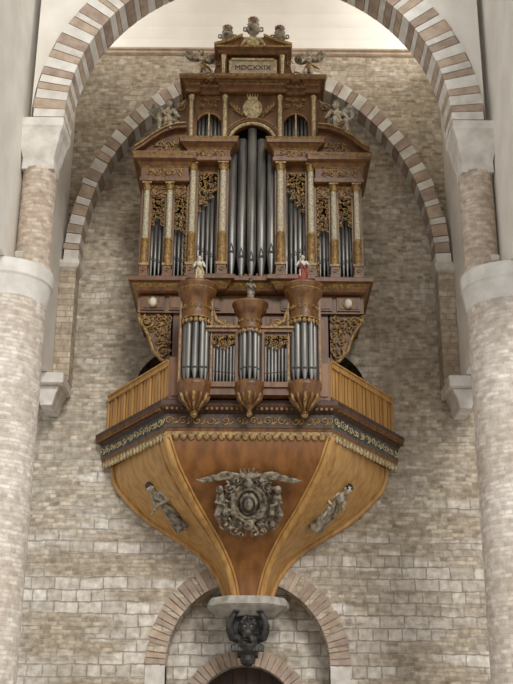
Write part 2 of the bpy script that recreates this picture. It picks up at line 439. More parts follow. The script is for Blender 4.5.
# ---- gallery platform
gal = MB()
gplan = [(-3.76, 2.97), (-1.92, 0), (1.92, 0), (3.76, 2.97)]
gal.cornice(gplan, [(-.12, 6.7), (-.05, 6.74), (-.05, 6.82), (-.02, 6.9), (-.02, 7.22), (.03, 7.26), (.1, 7.32), (.12, 7.36), (.16, 7.4), (.16, 7.5), (.1, 7.53)],
            ['wood', 'gilt', 'wood', 'painted_blue', 'wood_dark', 'wood_dark', 'wood_dark', 'wood', 'wood_dark', 'wood_dark'])
def along(A, B, off=0):
    A = Vector((A[0], A[1], 0)); B = Vector((B[0], B[1], 0)); d = (B-A); L = d.length; d.normalize()
    n = Vector((d.y, -d.x, 0)); M = Matrix(((d.x, -n.x, 0, A.x+n.x*off), (d.y, -n.y, 0, A.y+n.y*off), (0, 0, 1, 0), (0, 0, 0, 1)))
    return M, L
for k in range(3):
    M, L = along(gplan[k], gplan[k+1], .0)
    gal.M = M; mm = 'gilt' if k == 1 else 'gilt_pale'
    if k == 1: gal.box(.05, L-.05, -.0, .03, 6.9, 7.22, 'wood_dark')
    nn = int(L/.3)
    for i in range(nn):
        x = (i+.5)*L/nn
        scroll(gal, x-.06, 7.06, .1, -.0, mm, 1, i, 1.2)
        scroll(gal, x+.08, 7.06, .075, -.0, mm, -1, i*2, 1.2)
        leaf(gal, x, 6.97, 0, .5, .16, .05, mm, .02)
    nn = int(L/.17)
    for i in range(nn):
        x = (i+.5)*L/nn
        gal.ell((x, .07, 6.72), (L/nn*.5, .035, .1), 'gilt_pale' if k != 1 else 'gilt', seg=8, rings=5)
    nn = int(L/.11)
    for i in range(nn):
        x = (i+.5)*L/nn; gal.box(x-.03, x+.03, -.15, 0, 7.28, 7.34, 'wood')
    gal.M = Matrix()
gal.obj('gallery_platform', organ)

# ---- balustrades
bal = MB()
for s in (-1, 1):
    A, B = ((-3.6, 2.9), (-1.86, .08)) if s < 0 else ((1.86, .08), (3.6, 2.9))
    bal.wallseg(A, B, 7.53, 8.42, .06, 'wood_honey')
    bal.wallseg(A, B, 7.53, 7.66, .1, 'wood_panel', .03)
    bal.wallseg(A, B, 8.38, 8.5, .14, 'wood_honey', .05)
    bal.wallseg(A, B, 8.5, 8.54, .2, 'wood_honey', .08)
    M, L = along(A, B)
    bal.M = M
    for i in range(8):
        x = i*L/7; bal.box(x-.035, x+.035, -.03, 0, 7.66, 8.38, 'wood_honey')
    for i in range(21):
        x = (i+.5)*L/21; bal.box(x-.01, x+.01, -.01, 0, 7.66, 8.38, 'wood_panel')
    bal.M = Matrix()
    x0, x1 = sorted((s*1.86, s*1.5))
    bal.box(x0, x1, .02, .1, 7.53, 8.6, 'wood'); bal.box(x0+.06, x1-.06, -.01, .02, 7.65, 8.45, 'wood_panel')
bal.obj('balustrade', organ)

# ---- lower casework of the grand case
lc = MB()
lc.box(-1.95, 1.95, 1.15, 2.8, 7.53, 10.2, 'wood')
for x0, x1 in ((-1.9, -1.35), (-1.25, -.5), (-.4, .4), (.5, 1.25), (1.35, 1.9)):
    for z0, z1 in ((7.7, 8.7), (8.85, 10.05)):
        lc.box(x0, x1, 1.1, 1.15, z0, z1, 'wood_red'); lc.box(x0+.08, x1-.08, 1.07, 1.1, z0+.08, z1-.08, 'wood')
lc.box(-2.78, 2.78, 1.05, 2.8, 10.12, 10.62, 'wood')
for s in (-1, 1):
    for x0, x1 in ((.75, 1.35), (1.5, 2.0), (2.12, 2.7)):
        xa, xb = sorted((s*x0, s*x1))
        lc.box(xa, xb, 1.01, 1.05, 10.18, 10.55, 'wood_red'); lc.box(xa+.05, xb-.05, .99, 1.01, 10.23, 10.5, 'wood')
    lc.ell((s*2.4, .97, 10.37), (.1, .05, .12), 'painted_white'); lc.tube([(s*2.4+.12*math.cos(t*PI/6), .98, 10.37+.14*math.sin(t*PI/6)) for t in range(13)], .02, 'gilt', 5)
    poly = [(s*1.9, 10.15), (s*2.78, 10.15), (s*2.72, 9.85), (s*2.5, 9.7), (s*2.42, 9.4), (s*2.3, 9.1), (s*2.02, 8.85), (s*1.9, 8.8)]
    lc.prism_xz(poly, 1.15, 1.35, 'wood')
    zl = lambda x: 8.95+max(0, abs(x)-1.98)*1.45
    x0, x1 = sorted((s*1.95, s*2.7))
    foliage(lc, x0, x1, zl, 10.08, 1.12, .2, 'gilt', 5)
    pts = [(s*x, 1.1, z) for x, z in ((2.75, 10.1), (2.72, 9.9), (2.58, 9.72), (2.45, 9.45), (2.36, 9.15), (2.15, 8.9), (1.95, 8.85))]
    lc.tube(pts, .045, 'gilt', 6)
    scroll(lc, s*2.55, 9.88, .18, 1.08, 'gilt', s, 0, 1.4); scroll(lc, s*2.12, 9.1, .17, 1.08, 'gilt', -s, 1, 1.4)
cplan = [(-2.8, 2.8), (-2.8, .85), (-1.36, .85), (-1.36, .7), (-.6, .7), (-.6, .82), (.6, .82), (.6, .7), (1.36, .7), (1.36, .85), (2.8, .85), (2.8, 2.8)]
lc.cornice(cplan, [(-.05, 10.58), (0, 10.62), (.04, 10.7), (.12, 10.78), (.2, 10.82), (.2, 10.92), (.12, 10.97)], ['wood_red', 'wood', 'gilt', 'wood', 'wood_red', 'wood'])
lc.obj('lower_casework', organ)

# ---- grand case
gc = MB(); pp = MB(); cv = MB()
def pipe(mb, x, y, z0, r, foot, top):
    zf = z0+foot
    mb.lathe(x, y, [(r*.28, z0), (r, zf), (r, top), (r*.9, top)], 'tin', 16)
    mb.box(x-r*.62, x+r*.62, y-r*1.02, y-r*.6, zf+.0, zf+r*.55, 'tin_dark')
    mb.add([(x-r*.62, y-r*.95, zf+r*.55), (x+r*.62, y-r*.95, zf+r*.55), (x, y-r*1.03, zf+r*2.6)], [(0, 1, 2)], 'tin_dark')
def bay(x0, x1, n, z0, feet, tops, y):
    dx = (x1-x0)/n
    for i in range(n):
        t = (i+.5)/n; pipe(pp, x0+dx*(i+.5), y, z0, dx*.46, feet(t), tops(t))
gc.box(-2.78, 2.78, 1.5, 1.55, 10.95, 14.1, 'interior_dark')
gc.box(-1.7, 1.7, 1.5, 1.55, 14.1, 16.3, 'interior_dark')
gc.box(-2.78, 2.78, 1.55, 2.75, 10.95, 13.9, 'wood_dark'); gc.box(-1.7, 1.7, 1.55, 2.6, 13.9, 16.3, 'wood_dark')
for s in (-1, 1):
    x0, x1 = sorted((s*2.74, s*2.8)); gc.box(x0, x1, .95, 2.75, 10.95, 14.0, 'wood')
    x0, x1 = sorted((s*1.66, s*1.72)); gc.box(x0, x1, .95, 2.6, 14.0, 16.3, 'wood')
def column(mb, x, y, z0, z1, r, wood=True):
    h = z1-z0
    if wood: mb.box(x-r*1.5, x+r*1.5, y+r*.8, y+.45, z0, z1, 'wood')
    mb.box(x-r*1.45, x+r*1.45, y-r*1.45, y+.3, z0, z0+.06, 'wood'); mb.box(x-r*1.2, x+r*1.2, y-r*1.2, y+.3, z0+.06, z0+.3, 'wood_red')
    scroll(mb, x, z0+.18, r*.8, y-r*1.25, 'gilt', 1, 0)
    mb.box(x-r*1.45, x+r*1.45, y-r*1.45, y+.3, z0+.3, z0+.36, 'gilt')
    zb = z0+.36; third = zb+(h-.36)*.3
    mb.lathe(x, y, [(r*1.2, zb), (r*1.2, zb+.03), (r*.95, zb+.06), (r*1.05, zb+.2), (r*.95, third-.03), (r*1.15, third), (r*.95, third+.03)], 'gilt', 12, lobes=4, amp=.12)
    mb.lathe(x, y, [(r*.9, third), (r*.8, z1-.22)], 'column_cream', 20, lobes=10, amp=.07)
    mb.lathe(x, y, [(r*.8, z1-.22), (r*1.0, z1-.2), (r*.85, z1-.17), (r*1.15, z1-.1), (r*1.3, z1-.04)], 'gilt', 12, lobes=4, amp=.12)
    mb.box(x-r*1.4, x+r*1.4, y-r*1.4, y+.3, z1-.04, z1, 'gilt')
for s in (-1, 1):
    column(gc, s*2.66, .88, 10.97, 13.6, .085); column(gc, s*2.08, .88, 10.97, 13.6, .085)
    column(gc, s*1.5, .84, 10.97, 14.15, .09); column(gc, s*.73, .8, 10.97, 14.15, .095)
    gc.box(min(s*1.5, s*1.66), max(s*1.5, s*1.66), .95, 1.3, 10.97, 13.6, 'wood')
    def B(a, b, n, feet, tops, y):
        if s > 0: bay(a, b, n, 10.97, feet, tops, y)
        else: bay(-b, -a, n, 10.97, lambda t: feet(1-t), lambda t: tops(1-t), y)
    B(2.17, 2.56, 4, lambda t: .45+.15*t, lambda t: 13.0-.3*t, 1.15)
    B(1.68, 1.98, 3, lambda t: .5+.12*t, lambda t: 13.0-.2*t, 1.15)
    B(.83, 1.4, 5, lambda t: .55+.35*t, lambda t: 13.9-.5*t, 1.12)
    def F(a, b, lo, hi, y, st, m, sd):
        x0, x1 = sorted((s*a, s*b)); foliage(cv, x0, x1, lo, hi, y, st, m, sd)
    F(2.18, 2.56, lambda x: 12.3+.3*math.sin((abs(x)-2.18)/.38*PI), 13.3, .98, .13, 'gilt', 11)
    F(1.68, 1.98, lambda x: 12.3, 13.3, .98, .13, 'gilt', 12)
    F(.82, 1.41, lambda x: 13.5-.75*(abs(x)-.82)/.59, 14.0, .98, .145, 'gilt', 13)
    for a_, b_ in ((2.17, 2.57), (1.68, 1.99)):
        x0, x1 = sorted((s*a_, s*b_)); gc.box(x0, x1, .93, 1.2, 13.25, 13.62, 'wood')
        foliage(cv, x0, x1, 13.28, 13.58, .92, .15, 'gilt', 51)
    x0, x1 = sorted((s*.82, s*1.42)); gc.box(x0, x1, .98, 1.2, 13.95, 14.2, 'wood')
    for zz in range(13):
        scroll(cv, s*1.655, 11.1+zz*.19, .065, .93, 'gilt', (-1)**zz, zz); leaf(cv, s*1.655, 11.18+zz*.19, .93, 1.2, .12, .05, 'gilt', .02)
tops = [14.6, 15.0, 15.28, 15.0, 14.6]; feet = [.75, .62, .5, .62, .75]
for i in range(5):
    x = -.5+i*.25; pipe(pp, x, 1.1-(.06 if i == 2 else 0), 10.97, .116, feet[i], tops[i])
foliage(cv, -.6, .6, 10.98, 11.12, .95, .14, 'gilt', 21)
for s in (-1, 1):
    pl = [(-2.82, 2.6), (-2.82, .78), (-1.62, .78), (-1.62, 1.0)]
    if s > 0: pl = [(-x, y) for x, y in reversed(pl)]
    gc.cornice(pl, [(0, 13.6), (.03, 13.62), (.03, 13.72), (.0, 13.74), (0, 14.0), (.05, 14.04), (.1, 14.12), (.2, 14.18), (.2, 14.26), (.24, 14.32), (.24, 14.36)],
               ['wood', 'wood', 'gilt', 'wood_red', 'gilt', 'wood', 'wood', 'wood', 'gilt', 'wood'])
    x0, x1 = sorted((s*1.75, s*2.7)); foliage(cv, x0, x1, 13.75, 13.98, .78, .2, 'gilt', 31)
    prof = [(3.0, 14.38), (2.8, 14.52), (2.55, 14.74), (2.25, 14.95), (1.95, 15.06), (1.7, 15.08)]
    gc.prism_xz([(s*a_, b_) for a_, b_ in [(2.95, 14.34)]+prof[1:]+[(1.66, 14.34)]], .78, 1.5, 'wood_red')
    for i in range(len(prof)-1):
        (xa, za), (xb, zb) = prof[i], prof[i+1]
        gc.prism_xz([(s*xa, za), (s*xb, zb), (s*xb, zb+.09), (s*xa, za+.09)], .58, 1.6, 'wood')
        gc.prism_xz([(s*xa, za+.09), (s*xb, zb+.09), (s*xb, zb+.13), (s*xa, za+.13)], .52, 1.65, 'gilt')
    x0, x1 = sorted((s*1.85, s*2.5)); foliage(cv, x0, x1, 14.42, 14.72, .76, .2, 'gilt', 33)
    pl = [(-1.66, 1.4), (-1.66, .68), (-.56, .68), (-.56, 1.4)]
    if s > 0: pl = [(-x, y) for x, y in reversed(pl)]
    gc.cornice(pl, [(0, 14.15), (.03, 14.17), (.03, 14.26), (0, 14.28), (0, 14.48), (.05, 14.52), (.14, 14.6), (.18, 14.62), (.18, 14.7), (.22, 14.76), (.1, 14.8)],
               ['wood', 'wood', 'gilt', 'wood_red', 'gilt', 'wood', 'wood', 'wood', 'gilt', 'wood'])
    x0, x1 = sorted((s*.65, s*1.55)); foliage(cv, x0, x1, 14.3, 14.47, .68, .18, 'gilt', 35)
    for xc, wd in ((1.6, .1), (.72, .1)):
        xx = s*xc
        gc.box(xx-wd, xx+wd, .92, 1.5, 14.8, 16.3, 'wood')
        gc.box(xx-.07, xx+.07, .84, .92, 14.85, 16.2, 'wood_red')
        gc.lathe(xx, .84, [(.065, 14.85), (.065, 14.95), (.045, 15.0), (.05, 15.4), (.04, 16.05), (.07, 16.2)], 'gilt_pale', 12, lobes=4, amp=.1)
    gc.box(min(s*1.55, s*1.45), max(s*1.55, s*1.45), .95, 1.4, 14.8, 16.3, 'wood')
    x0, x1 = sorted((s*.82, s*1.45)); xm = (x0+x1)/2; hw = (x1-x0)/2
    arc = [(xm+hw*.92*math.cos(PI-PI*i/10), 15.5+.22*math.sin(PI*i/10)) for i in range(11)]
    gc.prism_xz([(x0, 15.5)]+arc+[(x1, 15.5), (x1, 16.3), (x0, 16.3)], .95, 1.1, 'wood')
    gc.tube([(a_, .94, b_) for a_, b_ in arc], .025, 'gilt', 5)
    gc.box(xm-.02, xm+.02, .9, 1.0, 14.8, 15.7, 'gilt_pale')
    foliage(cv, x0+.04, x1-.04, 15.82, 16.22, .93, .16, 'gilt', 37)
    n = 6
    for i in range(n):
        dx = (x1-x0)/n; pipe(pp, x0+dx*(i+.5), 1.12, 14.8, dx*.45, .25, 15.75)
    pts = [(s*1.74, 1.1, 16.15), (s*1.86, 1.1, 16.0), (s*1.88, 1.1, 15.7), (s*1.95, 1.1, 15.4), (s*2.15, 1.1, 15.2), (s*2.35, 1.1, 15.14)]
    gc.tube(pts, [.05, .07, .08, .09, .09, .05], 'wood', 8)
    gc.prism_xz([(s*1.7, 15.05), (s*2.2, 15.1), (s*1.95, 15.35), (s*1.84, 15.7), (s*1.8, 16.1), (s*1.7, 16.1)], 1.02, 1.25, 'wood')
    scroll(cv, s*1.9, 15.95, .13, .98, 'gilt', s, 0, 1.4); scroll(cv, s*2.15, 15.25, .13, .98, 'gilt', -s, 0, 1.4)
arc = [(.6*math.cos(PI-PI*i/20), 14.75+.62*math.sin(PI*i/20)) for i in range(21)]
gc.prism_xz([(-.64, 14.75)]+arc+[(.64, 14.75), (.64, 16.3), (-.64, 16.3)], .93, 1.1, 'wood')
for r_, m_, t_ in ((.63, 'gilt_pale', .05), (.72, 'wood', .04), (.79, 'gilt', .03)):
    gc.tube([(r_*math.cos(PI-PI*i/20), .9, 14.75+(r_+.02)*math.sin(PI*i/20)) for i in range(21)], t_, m_, 6)
cs_ = MB()
cs_.ell((0, .88, 15.82), (.2, .09, .25), 'gilt_pale'); cs_.tube([(.23*math.cos(t*PI/8), .86, 15.82+.28*math.sin(t*PI/8)) for t in range(17)], .035, 'gilt_pale', 6)
cs_.box(-.13, .13, .8, .88, 16.06, 16.16, 'gilt_pale')
for k in range(5): cs_.tube([(-.12+k*.06, .84, 16.14), (-.14+k*.07, .84, 16.26)], .02, 'gilt_pale', 5)
remesh_into(cv, cs_, .014, 'gilt_pale')
for s in (-1, 1):
    for k in range(9):
        leaf(cv, s*(.26+.035*k), 15.6+.05*k-.002*k*k, .88, (PI/2-.9*s*(1-.05*k)) if k % 2 else (PI/2-.1*s), .17, .055, 'gilt')
    cv.tube([(s*(.2+.06*k), .89, 15.5+.09*k-.006*k*k) for k in range(7)], .015, 'gilt', 5)
up = [(-1.74, 2.6), (-1.74, .8), (-1.4, .8), (-1.4, .9), (-.86, .9), (-.86, .78), (.86, .78), (.86, .9), (1.4, .9), (1.4, .8), (1.74, .8), (1.74, 2.6)]
gc.cornice(up, [(0, 16.26), (.03, 16.28), (.03, 16.36), (0, 16.38), (0, 16.5), (.05, 16.53), (.1, 16.58), (.16, 16.6), (.16, 16.66), (.2, 16.72), (.12, 16.75)],
           ['wood', 'wood', 'gilt', 'wood_red', 'gilt', 'wood', 'wood', 'wood', 'gilt', 'wood'])
for i in range(24):
    x = -1.66+i*.144; gc.box(x-.035, x+.035, .7, .8, 16.53, 16.6, 'wood_red')
gc.box(-.88, .88, 1.0, 1.7, 16.74, 17.6, 'wood')
gc.box(-.66, .66, .9, 1.0, 16.78, 17.38, 'wood_red'); gc.box(-.57, .57, .86, .9, 16.86, 17.3, 'plaque_stone')
for z0, z1, xa, xb in ((16.8, 16.86, -.63, .63), (17.3, 17.36, -.63, .63), (16.8, 17.36, -.63, -.57), (16.8, 17.36, .57, .63)):
    gc.box(xa, xb, .82, .92, z0, z1, 'gilt_pale')
for s in (-1, 1):
    gc.box(min(s*.7, s*.86), max(s*.7, s*.86), .86, 1.0, 16.76, 17.5, 'wood'); gc.lathe(s*.78, .84, [(.06, 16.78), (.04, 16.9), (.045, 17.3), (.065, 17.45)], 'gilt_pale', 10)
    gc.prism_xz([(s*.88, 16.75), (s*1.4, 16.75), (s*1.25, 16.92), (s*1.05, 17.05), (s*.98, 17.35), (s*.88, 17.45)], 1.05, 1.3, 'wood')
    scroll(cv, s*1.16, 16.92, .15, 1.0, 'gilt', s, 0, 1.5); scroll(cv, s*.98, 17.32, .09, 1.0, 'gilt', s, 0, 1.3)
gc.cornice([(-.9, 1.7), (-.9, .86), (.9, .86), (.9, 1.7)], [(0, 17.5), (.04, 17.54), (.04, 17.6), (.12, 17.66), (.12, 17.72)], ['wood', 'wood_red', 'wood', 'gilt'])
gc.prism_xz([(-1.0, 17.72), (1.0, 17.72), (.6, 17.86), (.3, 18.02), (-.3, 18.02), (-.6, 17.86)], .82, 1.6, 'wood')
for s in (-1, 1):
    gc.prism_xz([(s*1.04, 17.72), (s*.6, 17.86), (s*.28, 18.02), (s*.28, 18.09), (s*.6, 17.94), (s*1.04, 17.8)], .74, 1.62, 'gilt')
cr_ = MB(); cr_.ell((0, .84, 17.86), (.2, .08, .2), 'gilt_pale')
for s in (-1, 1):
    cr_.tube([(s*(.12+.05*k), .82, 17.98-.03*k*k*.5) for k in range(5)], [.06, .055, .05, .04, .03], 'gilt_pale', 6)
remesh_into(cv, cr_, .014, 'gilt_pale')
gc.obj('grand_case', organ); pp.obj('facade_pipes', organ); cv.obj('carved_tracery', organ)
def urn(name, x, y, z, h, m='carved_pale'):
    u = MB()
    u.lathe(x, y, [(h*.2, z), (h*.22, z+h*.06), (h*.1, z+h*.14), (h*.08, z+h*.22), (h*.2, z+h*.34), (h*.3, z+h*.5), (h*.26, z+h*.6), (h*.18, z+h*.68), (h*.24, z+h*.74), (h*.2, z+h*.78)], m, 20, lobes=6, amp=.05)
    for k in range(9):
        a_ = k*2*PI/9; u.tube([(x, y, z+h*.74), (x+.12*h*math.cos(a_), y+.12*h*math.sin(a_), z+h*.92), (x+.2*h*math.cos(a_), y+.2*h*math.sin(a_), z+h*1.0)], [h*.1, h*.1, h*.05], 'painted_red' if k % 3 == 0 else m, 6)
    for s in (-1, 1):
        u.tube([(x+s*h*.26, y, z+h*.6), (x+s*h*.38, y, z+h*.6), (x+s*h*.38, y, z+h*.45), (x+s*h*.27, y, z+h*.42)], h*.035, m, 6)
    u.obj(name, organ)
urn('urn_left', -.7, 1.0, 17.85, .62, 'carved_grey'); urn('urn_right', .72, 1.0, 17.85, .62, 'carved_grey'); urn('urn_centre', 0, 1.0, 18.05, .68, 'carved_grey')
tcu = bpy.data.curves.new('inscription', 'FONT'); tcu.body = 'MDCXXIX'; tcu.size = .21; tcu.extrude = .006; tcu.align_x = 'CENTER'; tcu.align_y = 'CENTER'
to = bpy.data.objects.new('inscription', tcu); sc.collection.objects.link(to); to.parent = organ; to.location = (0, .855, 17.08); to.rotation_euler = (PI/2, 0, 0)
tcu.materials.append(MATS['carved_black'])

# ---- positive case (in front of the gallery)
pc = MB(); pq = MB(); pv = MB()
YF = -.35
def ppipe(x, y, z0, r, foot, top):
    zf = z0+foot
    pq.lathe(x, y, [(r*.3, z0), (r, zf), (r, top)], 'tin', 14)
    pq.box(x-r*.6, x+r*.6, y-r*1.03, y-r*.6, zf, zf+r*.6, 'tin_dark')
pc.box(-1.3, 1.3, -.2, .35, 7.62, 8.98, 'wood_dark')
pc.box(-1.3, 1.3, -.3, .35, 7.6, 7.82, 'wood')
pc.box(-1.2, 1.2, -.4, .35, 8.98, 9.05, 'wood_red'); pc.box(-1.2, 1.2, -.47, .35, 9.05, 9.13, 'wood'); pc.box(-1.2, 1.2, -.52, .35, 9.13, 9.18, 'gilt')
pc.box(-1.25, 1.25, -.48, .35, 7.72, 7.84, 'wood'); pc.box(-1.25, 1.25, -.42, .35, 7.55, 7.72, 'wood_red')
for s in (-1, 1):
    cx = s*1.24
    pc.lathe(cx, YF, [(.1, 7.12), (.06, 7.2), (.14, 7.3), (.2, 7.36), (.3, 7.5), (.36, 7.58), (.36, 7.66), (.4, 7.72), (.4, 7.82), (.34, 7.85)], 'wood', 28)
    pv.M = Matrix.Translation((cx, YF, 0))
    for k in range(7):
        a_ = PI+PI*k/6
        pv.tube([(.34*math.cos(a_), .34*math.sin(a_), 7.56), (.3*math.cos(a_), .3*math.sin(a_), 7.44), (.17*math.cos(a_), .17*math.sin(a_), 7.3), (.1*math.cos(a_), .1*math.sin(a_), 7.18)], [.04, .045, .035, .02], 'gilt' if k % 2 else 'wood', 6)
    pv.M = Matrix()
    pv.ell((cx, YF, 7.1), .08, 'gilt')
    pc.box(cx-.36, cx+.36, YF+.05, .35, 7.6, 10.2, 'wood')
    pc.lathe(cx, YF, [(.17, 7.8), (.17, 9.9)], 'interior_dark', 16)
    for k in range(5):
        a_ = PI*1.0+PI*(.06+.22*k)
        ppipe(cx+.235*math.cos(a_), YF+.235*math.sin(a_), 7.84, .076, .32-.06*math.sin(PI*k/4), 9.4)
    pc.lathe(cx, YF, [(.33, 9.35), (.35, 9.38), (.33, 9.42), (.33, 9.82), (.36, 9.86), (.42, 9.98), (.44, 10.02), (.44, 10.1), (.48, 10.16), (.48, 10.22), (.4, 10.26)], 'wood', 32)
    pv.tube([(cx+.335*math.cos(PI+PI*k/16), YF+.335*math.sin(PI+PI*k/16), 9.36) for k in range(17)], .025, 'gilt', 5)
    pv.tube([(cx+.44*math.cos(PI+PI*k/16), YF+.44*math.sin(PI+PI*k/16), 10.06) for k in range(17)], .018, 'gilt', 5)
    for k in range(9):
        a_ = PI+PI*(k+.5)/9
        pv.M = Matrix.Translation((cx, YF, 0)) @ Matrix.Rotation(a_+PI/2, 4, 'Z')
        leaf(pv, 0, 9.34, -.335, -PI/2, .13, .1, 'gilt'); scroll(pv, 0, 9.62, .06, -.335, 'gilt', (-1)**k, k)
    pv.M = Matrix()
    for dx in (-.36, .36):
        pc.box(cx+dx-.035, cx+dx+.035, YF-.05, YF+.1, 7.82, 9.9, 'wood'); pc.box(cx+dx-.015, cx+dx+.015, YF-.07, YF-.05, 7.9, 9.8, 'gilt')
    x0, x1 = sorted((s*.32, s*.86)); n = 7
    for i in range(n):
        dx = (x1-x0)/n; t = abs((x0+dx*(i+.5)))-.32
        ppipe(x0+dx*(i+.5), -.34, 7.84, dx*.45, .22+.1*t, 8.75-.15*t)
    zl = lambda x: 8.62 + .18*abs(abs(x)-.59)/.27
    foliage(pv, x0, x1, zl, 8.98, -.42, .11, 'gilt', 41)
    scroll(pv, s*.6, 9.28, .12, -.4, 'gilt', s, 0); pv.tube([(s*.85, -.38, 9.6), (s*.78, -.38, 9.35), (s*.6, -.38, 9.24), (s*.4, -.38, 9.25)], [.03, .05, .05, .03], 'gilt', 6)
pc.lathe(0, -.4, [(.07, 7.12), (.05, 7.2), (.12, 7.28), (.18, 7.36), (.26, 7.5), (.31, 7.58), (.31, 7.66), (.34, 7.72), (.34, 7.82), (.28, 7.85)], 'wood', 28)
pv.ell((0, -.4, 7.1), .07, 'gilt')
for k in range(7):
    a_ = PI+PI*k/6
    pv.tube([(.29*math.cos(a_), -.4+.29*math.sin(a_), 7.56), (.25*math.cos(a_), -.4+.25*math.sin(a_), 7.44), (.13*math.cos(a_), -.4+.13*math.sin(a_), 7.3)], [.035, .04, .025], 'gilt' if k % 2 else 'wood', 6)
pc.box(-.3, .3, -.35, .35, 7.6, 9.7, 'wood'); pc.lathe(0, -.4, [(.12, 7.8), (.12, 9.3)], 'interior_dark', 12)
for k in range(5):
    a_ = PI+PI*(.06+.22*k); ppipe(.19*math.cos(a_), -.4+.19*math.sin(a_), 7.84, .061, .28, 9.1)
pc.lathe(0, -.4, [(.26, 9.08), (.28, 9.1), (.27, 9.14), (.27, 9.42), (.3, 9.46), (.36, 9.54), (.38, 9.58), (.38, 9.64), (.42, 9.7), (.42, 9.75), (.34, 9.78)], 'wood', 32)
for k in range(8):
    a_ = PI+PI*(k+.5)/8
    pv.M = Matrix.Translation((0, -.4, 0)) @ Matrix.Rotation(a_+PI/2, 4, 'Z')
    leaf(pv, 0, 9.08, -.28, -PI/2, .11, .09, 'gilt'); scroll(pv, 0, 9.28, .05, -.275, 'gilt', (-1)**k, k)
pv.M = Matrix()
for dx in (-.3, .3): pc.box(dx-.03, dx+.03, -.46, -.3, 7.82, 9.4, 'wood')
pc.obj('positive_case', organ); pq.obj('positive_pipes', organ); pv.obj('positive_carving', organ)

